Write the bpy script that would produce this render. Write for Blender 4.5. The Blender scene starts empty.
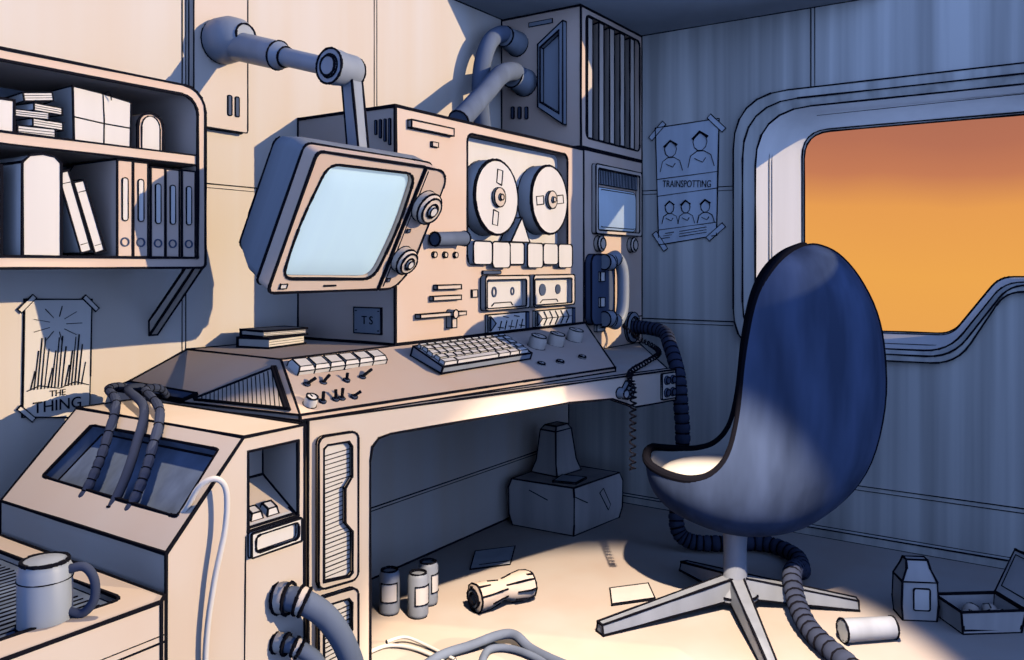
import bpy, bmesh, math, random
from mathutils import Vector, Matrix
random.seed(7)
SC = bpy.context.scene
COL = SC.collection
PI = math.pi

# ------------------------------------------------------------------ camera
cam_d = bpy.data.cameras.new('camera'); cam = bpy.data.objects.new('camera', cam_d); COL.objects.link(cam)
cam.location = (0, 0, 1.15)
cam.rotation_euler = (PI/2, 0, -math.radians(90 - 34.0))      # level, looking along +X turned 34 deg to the back wall
cam_d.sensor_width = 36.0; cam_d.lens = 36.0*843/1024
cam_d.shift_y = -65/1024
cam_d.clip_start = 0.05
SC.camera = cam

# ------------------------------------------------------------------ sky, sun, exposure
SC.view_settings.view_transform = 'Standard'; SC.view_settings.look = 'None'
SC.view_settings.exposure = 0.0; SC.view_settings.gamma = 1.0; SC.view_settings.use_curve_mapping = False
SC.cycles.max_bounces = 4; SC.cycles.diffuse_bounces = 0; SC.cycles.glossy_bounces = 1
SC.cycles.use_denoising = True
W = bpy.data.worlds.new('dusk_sky'); SC.world = W; W.use_nodes = True
nt = W.node_tree; nt.nodes.clear()
def N(t, nt=nt, **k):
    n = nt.nodes.new(t)
    for a, b in k.items(): setattr(n, a, b)
    return n
tc = N('ShaderNodeTexCoord'); sep = N('ShaderNodeSeparateXYZ'); nt.links.new(tc.outputs['Generated'], sep.inputs[0])
grad = N('ShaderNodeValToRGB'); mr = N('ShaderNodeMapRange')
mr.inputs[1].default_value = -0.12; mr.inputs[2].default_value = 0.22
nz = N('ShaderNodeTexNoise'); nz.inputs['Scale'].default_value = 5.0
mad = N('ShaderNodeMath', operation='MULTIPLY_ADD'); mad.inputs[1].default_value = 0.05
nt.links.new(nz.outputs[0], mad.inputs[0]); nt.links.new(sep.outputs[2], mad.inputs[2])
nt.links.new(mad.outputs[0], mr.inputs[0]); nt.links.new(mr.outputs[0], grad.inputs[0])
er = grad.color_ramp; er.elements[0].position = 0.0; er.elements[0].color = (.80, .36, .085, 1)
er.elements[1].position = 1.0; er.elements[1].color = (.40, .145, .095, 1)
for p, c in ((.40, (.85, .385, .08, 1)), (.60, (.80, .34, .085, 1)), (.70, (.56, .20, .095, 1)), (.80, (.47, .165, .095, 1))):
    e = er.elements.new(p); e.color = c
side = N('ShaderNodeMapRange', interpolation_type='SMOOTHSTEP')
side.inputs[1].default_value = 0.86; side.inputs[2].default_value = 0.93
nt.links.new(sep.outputs[0], side.inputs[0])
dusk = N('ShaderNodeValToRGB'); dusk.color_ramp.elements[0].position = 0.0; dusk.color_ramp.elements[0].color = (.41, .63, 1.27, 1)
dusk.color_ramp.elements[1].position = .85; dusk.color_ramp.elements[1].color = (.06, .12, .34, 1)
nt.links.new(sep.outputs[2], dusk.inputs[0])
mix = N('ShaderNodeMix', data_type='RGBA'); nt.links.new(dusk.outputs[0], mix.inputs[6])
upz = N('ShaderNodeMapRange', interpolation_type='SMOOTHSTEP')
upz.inputs[1].default_value = 0.42; upz.inputs[2].default_value = 0.22
nt.links.new(sep.outputs[2], upz.inputs[0])
band = N('ShaderNodeMath', operation='MULTIPLY'); nt.links.new(side.outputs[0], band.inputs[0]); nt.links.new(upz.outputs[0], band.inputs[1])
nt.links.new(band.outputs[0], mix.inputs[0]); nt.links.new(grad.outputs[0], mix.inputs[7])
bg = N('ShaderNodeBackground'); bg.inputs[1].default_value = 1.0
out = N('ShaderNodeOutputWorld'); nt.links.new(mix.outputs[2], bg.inputs[0]); nt.links.new(bg.outputs[0], out.inputs[0])

def aim(o, d): o.rotation_euler = Vector(d).to_track_quat('-Z', 'Y').to_euler()
sun_d = bpy.data.lights.new('evening_sun', 'SUN'); sun = bpy.data.objects.new('evening_sun', sun_d); COL.objects.link(sun)
sun_d.energy = 3.1; sun_d.color = (1.0, .80, .51); sun_d.angle = math.radians(.4); aim(sun, (-.40, 1, -.27)); sun.location = (2, -4, 4)
# added spot without a fixture, stands in for the sunlight pool on the floor
fl_d = bpy.data.lights.new('added_floor_spot', 'SPOT'); fl = bpy.data.objects.new('added_floor_spot', fl_d); COL.objects.link(fl)
fl.location = (1.20, .28, 2.22); aim(fl, (.90, .66, -2.22)); fl_d.energy = 560; fl_d.color = (1.0, .80, .60)
fl_d.spot_size = math.radians(41); fl_d.spot_blend = .28; fl_d.shadow_soft_size = .02
# second added spot, no fixture, brightens the terminal cabinet and the side counter
sl_d = bpy.data.lights.new('added_counter_spot', 'SPOT'); slamp = bpy.data.objects.new('added_counter_spot', sl_d); COL.objects.link(slamp)
slamp.location = (.95, 1.42, 2.22); aim(slamp, (.0, .08, -1.5)); sl_d.energy = 75; sl_d.color = (1.0, .80, .55)
sl_d.spot_size = math.radians(38); sl_d.spot_blend = .08; sl_d.shadow_soft_size = .03

# ------------------------------------------------------------------ materials
def paint(name, col, vary=.06, stretch=(6, 6, .35), rough=.85, spec=0.05, tint=None, emit=None):
    m = bpy.data.materials.new(name); m.use_nodes = True; t = m.node_tree; b = t.nodes['Principled BSDF']
    b.inputs['Roughness'].default_value = rough; b.inputs['Specular IOR Level'].default_value = spec
    if vary > 0:
        tc = t.nodes.new('ShaderNodeTexCoord'); mp = t.nodes.new('ShaderNodeMapping'); mp.inputs['Scale'].default_value = stretch
        n = t.nodes.new('ShaderNodeTexNoise'); n.inputs['Scale'].default_value = 2.2; n.inputs['Detail'].default_value = 3.0
        r = t.nodes.new('ShaderNodeValToRGB'); r.color_ramp.elements[0].position = .36; r.color_ramp.elements[1].position = .64
        lo = tint or [max(0, c*(1-vary)) for c in col]; hi = col if tint else [min(1, c*(1+vary)) for c in col]
        r.color_ramp.elements[0].color = (*lo, 1); r.color_ramp.elements[1].color = (*hi, 1)
        t.links.new(tc.outputs['Object'], mp.inputs[0]); t.links.new(mp.outputs[0], n.inputs[0])
        t.links.new(n.outputs[0], r.inputs[0]); t.links.new(r.outputs[0], b.inputs['Base Color'])
    else:
        b.inputs['Base Color'].default_value = (*col, 1)
    if emit:
        b.inputs['Emission Color'].default_value = (*emit[0], 1); b.inputs['Emission Strength'].default_value = emit[1]
    return m
INK = paint('black_ink', (.012, .012, .018), 0, spec=0)
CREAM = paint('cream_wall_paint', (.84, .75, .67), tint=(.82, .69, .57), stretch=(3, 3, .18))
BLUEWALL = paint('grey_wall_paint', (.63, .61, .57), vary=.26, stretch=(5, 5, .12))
CEIL = paint('slate_ceiling_paint', (.80, .82, .86), vary=.1, stretch=(1, 1, 1))
FLOOR = paint('sandy_floor', (.72, .65, .59), tint=(.69, .58, .50), stretch=(1.4, 1.4, 1))
PEACH = paint('peach_enamel', (.87, .68, .56), tint=(.86, .63, .49), stretch=(1.5, 1.5, 1.5))
SAND = paint('sand_enamel', (.85, .73, .63), tint=(.83, .67, .55), stretch=(1.5, 1.5, 1))
WHITE = paint('off_white', (.90, .84, .79), vary=.03)
GREY = paint('steel_grey', (.34, .37, .42), vary=.08)
STEEL = paint('pale_steel', (.36, .40, .47), vary=.08, rough=.45, spec=.4)
DARK = paint('dark_blue_plastic', (.10, .13, .21), vary=.1)
NAVY = paint('navy_upholstery', (.078, .112, .205), vary=.3, stretch=(4, 4, .8))
LINER = paint('cream_upholstery', (.88, .83, .76), vary=.03)
RUBBER = paint('black_blue_rubber', (.06, .075, .13), vary=.1)
HOSEGREY = paint('blue_grey_hose', (.17, .21, .30), vary=.1)
SCREEN = paint('lit_pale_screen', (.35, .50, .62), vary=.03, emit=((.37, .46, .51), .85), rough=.4, spec=.2)
SMALLSCREEN = paint('dim_blue_screen', (.42, .52, .66), vary=.05, emit=((.10, .16, .28), .6), rough=.4, spec=.2)
PAPER = paint('paper', (.88, .80, .72), vary=.04)
BLUEPAPER = paint('blue_grey_paper', (.64, .69, .76), vary=.08)
CARD = paint('cardboard', (.62, .58, .56), vary=.08)
PANELBLUE = paint('dark_blue_panel', (.17, .22, .33), vary=.2, stretch=(8, 8, 1))
GLASSY = paint('cloudy_tumbler', (.52, .56, .62), vary=.1, rough=.25, spec=.5)

# ------------------------------------------------------------------ mesh helpers
def spline(pts, n=8):
    P = [Vector(p) for p in pts]; o = []
    for i in range(len(P)-1):
        a = P[max(i-1, 0)]; b = P[i]; c = P[i+1]; d = P[min(i+2, len(P)-1)]
        for k in range(n):
            t = k/n
            o.append(.5*((2*b)+(c-a)*t+(2*a-5*b+4*c-d)*t*t+(3*b-a-3*c+d)*t**3))
    o.append(P[-1]); return o
def rrect(a0, a1, b0, b1, r, n=5, rs=None):
    """rounded rectangle, four corner radii rs = (low-low, high-low, high-high, low-high)"""
    rs = rs or (r,)*4; o = []
    for (ca, cb, st, rr) in ((a0+rs[0], b0+rs[0], 180, rs[0]), (a1-rs[1], b0+rs[1], 270, rs[1]), (a1-rs[2], b1-rs[2], 0, rs[2]), (a0+rs[3], b1-rs[3], 90, rs[3])):
        for k in range(n+1):
            t = math.radians(st+90*k/n); o.append((ca+rr*math.cos(t), cb+rr*math.sin(t)))
    return o
def roundpoly(pts, r, n=5):
    """polygon with each corner rounded; r a number or one per corner"""
    o = []; L = len(pts)
    for i in range(L):
        p = Vector(pts[i]); a = Vector(pts[i-1]); b = Vector(pts[(i+1) % L]); rr = r[i] if isinstance(r, (list, tuple)) else r
        da = (a-p); db = (b-p); rr = min(rr, da.length*.49, db.length*.49)
        s = p+da.normalized()*rr; e = p+db.normalized()*rr
        for k in range(n+1):
            t = k/n; o.append(tuple((1-t)**2*s+2*t*(1-t)*p+t*t*e))
    return o
onY = lambda pts, y: [(a, y, b) for a, b in pts]
onX = lambda pts, x: [(x, a, b) for a, b in pts]
onZ = lambda pts, z: [(a, b, z) for a, b in pts]

class MB:
    def __init__(s): s.bm = bmesh.new(); s.strokes = []
    def face(s, pts, mat=0):
        f = s.bm.faces.new([s.bm.verts.new(p) for p in pts]); f.material_index = mat; return f
    def prism(s, pts, vec, mat=0, side=None):
        side = mat if side is None else side
        v = Vector(vec); a = [s.bm.verts.new(p) for p in pts]; b = [s.bm.verts.new(Vector(p)+v) for p in pts]; n = len(a)
        s.bm.faces.new(a).material_index = mat; s.bm.faces.new(b[::-1]).material_index = mat
        for i in range(n): s.bm.faces.new((a[i], a[(i+1) % n], b[(i+1) % n], b[i])).material_index = side
        return s
    def box(s, x0, x1, y0, y1, z0, z1, mat=0):
        return s.prism([(x0, y0, z0), (x1, y0, z0), (x1, y1, z0), (x0, y1, z0)], (0, 0, z1-z0), mat)
    def ring(s, outer, inner, vec, mat=0):
        v = Vector(vec); n = len(outer)
        A = [s.bm.verts.new(p) for p in outer]; B = [s.bm.verts.new(p) for p in inner]
        C = [s.bm.verts.new(Vector(p)+v) for p in outer]; D = [s.bm.verts.new(Vector(p)+v) for p in inner]
        for i in range(n):
            j = (i+1) % n
            for q in ((A[i], A[j], B[j], B[i]), (C[i], D[i], D[j], C[j]), (A[i], C[i], C[j], A[j]), (B[i], B[j], D[j], D[i])):
                s.bm.faces.new(q).material_index = mat
        return s
    def loft(s, rings, mat=0, cap0=True, cap1=True, close=True):
        R = [[s.bm.verts.new(p) for p in r] for r in rings]; n = len(R[0])
        for a, b in zip(R, R[1:]):
            for i in range(n if close else n-1):
                j = (i+1) % n; s.bm.faces.new((a[i], a[j], b[j], b[i])).material_index = mat
        if cap0: s.bm.faces.new(R[0][::-1]).material_index = mat
        if cap1: s.bm.faces.new(R[-1]).material_index = mat
        return s
    def holed(s, outer, holes, mat=0):
        es = []
        for lp in [outer]+list(holes):
            v = [s.bm.verts.new(p) for p in lp]
            es += [s.bm.edges.new((v[i], v[(i+1) % len(v)])) for i in range(len(v))]
        r = bmesh.ops.triangle_fill(s.bm, use_beauty=True, use_dissolve=False, edges=es)
        for g in r['geom']:
            if isinstance(g, bmesh.types.BMFace): g.material_index = mat
        return s
    def recess(s, loop, vec, mat=0, floor=None):
        v = Vector(vec); return s.loft([loop, [Vector(p)+v for p in loop]], mat, False, True) if floor is None else s.loft([loop, [Vector(p)+v for p in loop]], mat, False, False).face([Vector(p)+v for p in loop], floor)
    def lathe(s, prof, origin, axis=(0, 0, 1), seg=24, mat=0):
        q = Vector((0, 0, 1)).rotation_difference(Vector(axis).normalized()); o = Vector(origin); rings = []
        for r, z in prof:
            rings.append([o+q @ Vector((max(r, 1e-4)*math.cos(2*PI*k/seg), max(r, 1e-4)*math.sin(2*PI*k/seg), z)) for k in range(seg)])
        return s.loft(rings, mat, True, True)
    def cyl(s, a, b, r, r2=None, seg=16, mat=0):
        a = Vector(a); b = Vector(b); return s.lathe([(r, 0), (r if r2 is None else r2, (b-a).length)], a, b-a, seg, mat)
    def tube(s, path, r, seg=10, mat=0, flat=1.0):
        P = [Vector(p) for p in path]; n = len(P); rings = []; up = None
        for i in range(n):
            t = (P[min(i+1, n-1)]-P[max(i-1, 0)]).normalized()
            if up is None: up = t.orthogonal().normalized()
            up = (up-t*up.dot(t)).normalized(); si = t.cross(up); rr = r(i, n) if callable(r) else (r[i] if isinstance(r, (list, tuple)) else r)
            rings.append([P[i]+(up*math.cos(2*PI*k/seg)+si*math.sin(2*PI*k/seg)*flat)*rr for k in range(seg)])
        return s.loft(rings, mat)
    def ell(s, c, r, seg=16, rows=10, mat=0):
        c = Vector(c); rings = []
        for i in range(rows+1):
            t = -PI/2+PI*i/rows; k = max(math.cos(t), .01)
            rings.append([c+Vector((r[0]*k*math.cos(2*PI*j/seg), r[1]*k*math.sin(2*PI*j/seg), r[2]*math.sin(t))) for j in range(seg)])
        return s.loft(rings, mat)
    def stroke(s, pts, r=.0025): s.strokes.append(([Vector(p) for p in pts], r)); return s
    def loopstroke(s, pts, r=.0025): return s.stroke(list(pts)+[pts[0]], r)
    def xform(s, M):
        bmesh.ops.transform(s.bm, matrix=M, verts=s.bm.verts); s.strokes = [([M @ p for p in q], r) for q, r in s.strokes]; return s
    def _ink(s, pts, r, mi):
        P = []
        for a, b in zip(pts, pts[1:]):
            L = (b-a).length; k = max(1, min(6, int(L/.12)))
            P += [a+(b-a)*(i/k) for i in range(k)]
        P.append(pts[-1])
        if len(P) < 2 or (P[0]-P[-1]).length < 1e-5 and len(P) == 2: return
        closed = len(pts) > 2 and (pts[0]-pts[-1]).length < 1e-6
        rings = []; up = None; n = len(P)
        for i in range(n):
            t = P[min(i+1, n-1)]-P[max(i-1, 0)]
            if t.length < 1e-7: continue
            t.normalize()
            if up is None: up = t.orthogonal().normalized()
            u2 = up-t*up.dot(t)
            up = u2.normalized() if u2.length > 1e-5 else t.orthogonal().normalized()
            si = t.cross(up); rr = r*random.uniform(.72, 1.25); c = P[i]
            if i == 0 and not closed: c = c-t*r*.5
            if i == n-1 and not closed: c = c+t*r*.5
            rings.append([c+up*rr, c+si*rr, c-up*rr, c-si*rr])
        if len(rings) > 1: s.loft(rings, mi)
    def build(s, name, mats, parent=None, ink=.003, angle=33, loc=None, smooth=True):
        ink *= 1.15
        mats = list(mats) if isinstance(mats, (list, tuple)) else [mats]
        bmesh.ops.recalc_face_normals(s.bm, faces=s.bm.faces)
        mi = len(mats); E = []
        if ink:
            th = math.radians(angle)
            for e in s.bm.edges:
                if len(e.link_faces) == 1 or (len(e.link_faces) == 2 and e.calc_face_angle(0) > th) or len(e.link_faces) > 2:
                    E.append((e.verts[0].co.copy(), e.verts[1].co.copy()))
        for a, b in E: s._ink([a, b], ink, mi)
        for q, r in s.strokes: s._ink(q, r, mi)
        base = Vector((0, 0, 0))
        if parent is not None:
            top = parent
            while top.parent is not None: top = top.parent
            base = Vector(top.location)
        elif loc is not None: base = Vector(loc)
        bmesh.ops.translate(s.bm, vec=-base, verts=s.bm.verts)
        me = bpy.data.meshes.new(name); s.bm.to_mesh(me); s.bm.free()
        for m in mats+[INK]: me.materials.append(m)
        if smooth:
            me.polygons.foreach_set('use_smooth', [True]*len(me.polygons)); me.set_sharp_from_angle(angle=math.radians(35))
        o = bpy.data.objects.new(name, me); COL.objects.link(o)
        if parent is not None: o.parent = parent
        elif loc is not None: o.location = base
        return o

def tag(o, label, cat, group=None):
    o['label'] = label; o['category'] = cat
    if group: o['group'] = group
    return o
def thing(name, label, cat, loc=(0, 0, 0), group=None):
    o = bpy.data.objects.new(name, None); COL.objects.link(o); o.location = loc; o.empty_display_size = .1
    return tag(o, label, cat, group)
def struct(o): o['kind'] = 'structure'; return o
def plabel(o, label): o['label'] = label; return o
def copy_tree(o, parent=None):
    c = o.copy(); COL.objects.link(c); c.parent = parent
    for ch in [k for k in bpy.data.objects if k.parent == o]: copy_tree(ch, c)
    return c
def lettering(text, size, M, name, parent, mat=None, depth=.0008, squash=1.0):
    cu = bpy.data.curves.new(name, 'FONT'); cu.body = text; cu.size = size; cu.extrude = depth; cu.align_x = 'CENTER'; cu.align_y = 'CENTER'
    tmp = bpy.data.objects.new(name, cu); COL.objects.link(tmp)
    me = bpy.data.meshes.new_from_object(tmp.evaluated_get(bpy.context.evaluated_depsgraph_get()))
    bpy.data.objects.remove(tmp); bpy.data.curves.remove(cu)
    top = parent
    while top.parent is not None: top = top.parent
    me.transform(Matrix.Translation(-Vector(top.location)) @ M @ Matrix.Diagonal((squash, 1, 1, 1)))
    me.materials.clear(); me.materials.append(mat or INK)
    o = bpy.data.objects.new(name, me); COL.objects.link(o); o.parent = parent; return o

# ================================================================== THE ROOM
YA, XB, ZC = 2.15, 3.70, 2.25
m = MB(); m.box(-.9, XB+.3, -2.6, YA+.1, -.06, 0)
struct(m.build('floor', FLOOR, ink=0))
m = MB(); m.box(-.9, XB+.3, YA, YA+.1, 0, ZC+.1)
for x, z0 in ((2.282, 1.6), (2.296, 1.6), (1.484, .2), (1.496, .2)): m.stroke([(x, YA-.001, z0), (x, YA-.001, ZC)], .0018)
m.stroke([(1.35, YA-.001, 1.392), (1.80, YA-.001, 1.392)], .0025).stroke([(1.35, YA-.001, 1.380), (1.80, YA-.001, 1.380)], .0012)
m.stroke([(1.7, YA-.001, .262), (3.69, YA-.001, .262)], .003).stroke([(1.7, YA-.001, .25), (3.69, YA-.001, .25)], .002)
m.stroke([(1.9, YA-.002, 0), (1.9, YA-.002, .7)], .003)
m.stroke([(1.2, YA-.002, .003), (3.7, YA-.002, .003)], .004).stroke([(XB-.002, YA-.002, 0), (XB-.002, YA-.002, ZC)], .004)
struct(m.build('wall_back', CREAM, ink=0))
m = MB(); m.prism([(2.70, YA, ZC), (XB, YA, ZC), (XB, .62, ZC)], (0, 0, .08))
m.stroke([(2.72, YA-.003, ZC-.002), (XB, YA-.003, ZC-.002)], .003).stroke([(XB-.003, YA, ZC-.002), (XB-.003, .65, ZC-.002)], .003)
struct(m.build('ceiling', CEIL, ink=0))

# the wall with the window
win_out = [(1.287, .755), (1.287, 1.905), (-.02, 1.905), (-.02, 1.05), (.235, 1.05), (.40, .765)]
win_mid = [(1.245, .785), (1.245, 1.865), (.01, 1.865), (.01, 1.075), (.222, 1.075), (.415, .79)]
win_in = [(1.195, .805), (1.195, 1.83), (.03, 1.83), (.03, 1.085), (.24, 1.085), (.43, .81)]
win_far = [(1.06, .85), (1.06, 1.765), (.04, 1.765), (.04, 1.10), (.27, 1.10), (.445, .855)]
rad = (.20, .24, .05, .03, .06, .09)
wo, wm, wi, wf = (roundpoly(p, rad, 6) for p in (win_out, win_mid, win_in, win_far))
wf = roundpoly(win_far, (.05, .12, .05, .03, .05, .05), 6)
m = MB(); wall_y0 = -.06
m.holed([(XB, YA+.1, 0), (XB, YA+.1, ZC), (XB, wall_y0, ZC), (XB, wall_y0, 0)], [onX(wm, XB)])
m.box(XB, XB+.12, -1.05, wall_y0, 0, 1.50); m.box(XB, XB+.12, -2.3, -1.05, 0, 1.78)  # unseen parapet past the window, heights set to keep sun off chair and kneehole
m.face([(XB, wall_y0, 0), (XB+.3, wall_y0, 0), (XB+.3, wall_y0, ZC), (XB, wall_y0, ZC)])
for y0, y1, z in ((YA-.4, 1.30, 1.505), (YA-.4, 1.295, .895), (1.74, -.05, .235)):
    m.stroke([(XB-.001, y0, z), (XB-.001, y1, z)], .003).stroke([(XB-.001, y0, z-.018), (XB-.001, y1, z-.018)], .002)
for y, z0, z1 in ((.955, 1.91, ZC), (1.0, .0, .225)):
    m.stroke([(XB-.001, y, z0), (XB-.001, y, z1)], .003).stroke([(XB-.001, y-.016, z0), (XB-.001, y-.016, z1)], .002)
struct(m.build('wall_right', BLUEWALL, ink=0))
m = MB(); m.prism([(XB-.018, YA-.005, 0), (XB-.018, YA-.005, .035), (XB, YA-.005, .042), (XB, YA-.005, 0)], (0, -2.2, 0))
struct(m.build('baseboard_right', BLUEWALL, ink=.003))
m = MB()
m.loft([onX(wo, XB-.001), onX(wo, XB-.022), onX(wm, XB-.022), onX(wi, XB)], 0, False, False)
m.loft([onX(wi, XB), onX(wf, XB+.25)], 1, False, False)
m.loft([onX(wf, XB+.25), onX([(y*.985+.008, z*.98+.025) for y, z in wf], XB+.26)], 0, False, False)
m.stroke([(XB+.07, 1.155, .86), (XB+.07, 1.155, 1.74)], .002).stroke([(XB+.085, 1.147, .86), (XB+.085, 1.147, 1.74)], .0015)
m.stroke([(XB+.08, .43, .826), (XB+.08, .95, .822)], .002)
m.stroke([(XB+.08, .95, 1.80), (XB+.08, .05, 1.808)], .002)
fr = struct(m.build('window_1', [BLUEWALL, WHITE], ink=.004, angle=19))

# ================================================================== SHELF AND WHAT IS ON IT
sh = thing('wall_shelf', 'cream two-tier wall shelf with a rounded corner and a slanted bracket', 'shelf', (.85, YA, 1.145))
SX0, SX1, SY = .45, 1.344, 1.85
out2 = rrect(SX0, SX1, 1.143, 1.598, .03, rs=(.004, .012, .06, .004)); in2 = rrect(SX0+.022, SX1-.022, 1.168, 1.574, .03, rs=(.004, .004, .045, .004))
m = MB(); m.ring(onY(out2, SY), onY(in2, SY), (0, YA-SY-.003, 0)); m.build('frame', PEACH, sh, ink=.0035)
m = MB(); m.box(SX0+.022, SX1-.022, SY+.004, YA-.012, 1.402, 1.427); m.build('shelf_board', PEACH, sh, ink=.0028)
m = MB(); m.box(SX0+.02, SX1-.02, YA-.012, YA-.005, 1.165, 1.576); m.build('back_panel', GREY, sh, ink=.002)
m = MB(); m.prism([(1.318, SY+.01, 1.142), (1.318, SY+.045, 1.142), (1.380, YA-.003, .995), (1.380, YA-.003, .955)], (.024, 0, 0)); m.build('bracket', SAND, sh, ink=.003)
TOP, LOW = 1.428, 1.169
m = MB(); m.box(.70, .894, SY+.03, SY+.2, TOP, TOP+.072); tag(m.build('storage_box', WHITE, loc=(.8, 1.97, TOP)), 'low white box at the near end of the upper shelf', 'box')
zz = TOP; stack = [('lowest and widest booklet in the little shelf stack', .076, .0, .020), ('second booklet up in the little shelf stack', .068, .012, .017), ('third booklet up in the shelf stack, jutting to one side', .072, -.008, .015), ('booklet just below the top of the shelf stack', .066, .01, .016), ('topmost booklet of the shelf stack, tilted up', .06, .004, .018)]
for i, (lab, w, dx, h) in enumerate(stack):
    m = MB(); m.box(-w/2, w/2, -.055, .055, 0, h)
    for k in range(2): m.stroke([(-w/2, -.056, h*(.35+.3*k)), (w/2, -.056, h*(.35+.3*k))], .0007)
    o = m.build('booklet', WHITE, ink=.0018); tag(o, lab, 'book', 'booklets stacked on the upper shelf')
    o.location = (.945+dx, 1.93, zz+.0005); o.rotation_euler = (0, -.16 if i == 4 else 0, (-.12, .1, -.2, .15, -.1)[i])
    if i == 4: o.location.z += .006
    zz += h+.001
t = thing('string_tied_parcel', 'white parcel tied crosswise with string on the upper shelf', 'parcel', (1.095, 1.96, TOP))
m = MB(); m.loft([onY([(1.028, TOP), (1.164, TOP), (1.166, TOP+.112), (1.10, TOP+.121), (1.025, TOP+.127)], SY+.04), onY([(1.028, TOP), (1.164, TOP), (1.164, TOP+.112), (1.10, TOP+.119), (1.027, TOP+.125)], SY+.22)]); m.build('wrapping', WHITE, t, ink=.0022)
m = MB(); y = SY+.039; m.tube([(1.098, y, TOP+.001), (1.099, y, TOP+.06), (1.096, y, TOP+.123), (1.096, SY+.22, TOP+.121)], .0016, 6); m.tube([(1.026, y, TOP+.058), (1.10, y, TOP+.052), (1.166, y, TOP+.05)], .0016, 6); m.tube(spline([(1.096, y, TOP+.121), (1.105, y-.012, TOP+.125), (1.113, y-.006, TOP+.108)], 4), .0014, 6); m.build('string', INK, t, ink=0)
t = thing('arched_clock_case', 'small round-topped case standing at the far end of the upper shelf', 'case', (1.224, 1.96, TOP))
arch = [(1.19, TOP), (1.258, TOP)]+[(1.224+.034*math.cos(a), TOP+.062+.034*math.sin(a)) for a in [PI*k/10 for k in range(11)]]
m = MB(); m.prism(onY(arch, SY+.05), (0, .12, 0)); m.build('case', PEACH, t, ink=.0035)
m = MB(); m.prism(onY([(1.224+(x-1.224)*.72, TOP+.006+(z-TOP)*.86) for x, z in arch], SY+.048), (0, .004, 0)); m.build('front_plate', WHITE, t, ink=.0016)
# lower shelf
m = MB(); m.box(.72, .868, SY+.03, SY+.22, LOW, LOW+.19); tag(m.build('file_box', WHITE, loc=(.8, 1.97, LOW)), 'squat white file box cut by the picture edge on the lower shelf', 'box')
t = thing('tall_box_file', 'broad tall box file with a rounded top on the lower shelf', 'box file', (.94, 1.96, LOW))
m = MB(); m.prism(onY([(.902, LOW), (.984, LOW), (.984, LOW+.205), (.97, LOW+.218), (.945, LOW+.222), (.918, LOW+.216), (.902, LOW+.20)], SY+.012), (0, .23, 0)); m.build('body', WHITE, t, ink=.003)
for i, (x, a, h, lab) in enumerate(((1.034, -.29, .185, 'first of the two leaning thin books, nearer the tall box file'), (1.066, -.30, .165, 'second of the two leaning thin books, nearer the ring binders'))):
    m = MB(); m.box(-.001, .024, -.08, .08, 0, h); m.stroke([(.004, -.081, h*.86), (.02, -.081, h*.86)], .001).stroke([(.004, -.081, h*.1), (.02, -.081, h*.1)], .001)
    o = m.build('leaning_book', WHITE, ink=.0026); o.location = (x, 1.95, LOW+.001+.024*math.sin(-a)); o.rotation_euler = (0, a, 0); tag(o, lab, 'book', 'thin books leaning on the lower shelf')
labs = ['first ring binder of the row, next to the leaning books', 'second ring binder in the row on the lower shelf', 'middle ring binder of the five on the lower shelf', 'fourth ring binder, one in from the shelf end', 'last ring binder, against the rounded shelf end']
def make_binder():
    r = thing('ring_binder', labs[0], 'binder', (0, 0, 0), 'ring binders on the lower shelf')
    m = MB(); m.prism(onX([(-.085, 0), (.13, 0), (.13, .205), (.1, .226), (-.085, .226)], -.0185), (.037, 0, 0)); m.build('cover', PEACH, r, ink=.0022)
    m = MB(); m.prism(onY(rrect(-.007, .007, .085, .185, .006, 3), -.0875), (0, .003, 0)); m.build('label_slot', WHITE, r, ink=.0014)
    m = MB(); m.ring(onY([(.011*math.cos(k*PI/8), .035+.011*math.sin(k*PI/8)) for k in range(16)], -.088), onY([(.008*math.cos(k*PI/8), .035+.008*math.sin(k*PI/8)) for k in range(16)], -.088), (0, .003, 0)); m.build('finger_hole', DARK, r, ink=0)
    return r
bn = make_binder()
for i in range(5):
    o = bn if i == 0 else copy_tree(bn)
    o.location = (1.129+.0425*i, SY+.09+.004*(i % 2), LOW); o['label'] = labs[i]
    if i > 1: o.scale = (1, 1, .96)

# ================================================================== POSTER ON THE BACK WALL
t = thing('taped_poster', 'sketchy pale paper poster taped to the back wall below the shelf', 'poster', (1.125, YA-.004, .91))
m = MB(); m.prism(onY([(1.040, .778), (1.207, .752), (1.210, .86), (1.214, 1.06), (1.045, 1.066)], YA-.005), (0, .003, 0))
yy = YA-.0065
def S(*q, r=.0014): m.stroke([(a, yy, b) for a, b in q], r)
random.seed(3)
for k in range(16):                                               # hatched hills
    x = 1.058+.0085*k; h = .045+.085*abs(math.sin(k*.62)); S((x, .842), (x+.011, .842+h), r=.0016)
for a in range(0, 360, 40):                                       # plain starburst strokes in the sky
    c, s_ = math.cos(math.radians(a)), math.sin(math.radians(a)); S((1.125+.022*c, 1.0+.02*s_), (1.125+.062*c, 1.0+.046*s_), r=.0011)
S((1.05, .84), (1.08, .85), (1.13, .838), (1.17, .85), (1.205, .838))
m.build('sheet', PAPER, t, ink=.002)
m = MB()
for (x, z, a) in ((1.05, 1.055, 45), (1.21, 1.05, -45), (1.048, .785, -45)):
    c, s_ = math.cos(math.radians(a)), math.sin(math.radians(a)); q = [(x+c*u-s_*v, z+s_*u+c*v) for u, v in ((-.025, -.006), (.025, -.006), (.025, .006), (-.025, .006))]
    MB.prism(m, onY(q, YA-.0075), (0, .002, 0))
    m.build('tape', PAPER, t, ink=.0015); m = MB()
m.bm.free()
RX = Matrix.Rotation(PI/2, 4, 'X')
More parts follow.
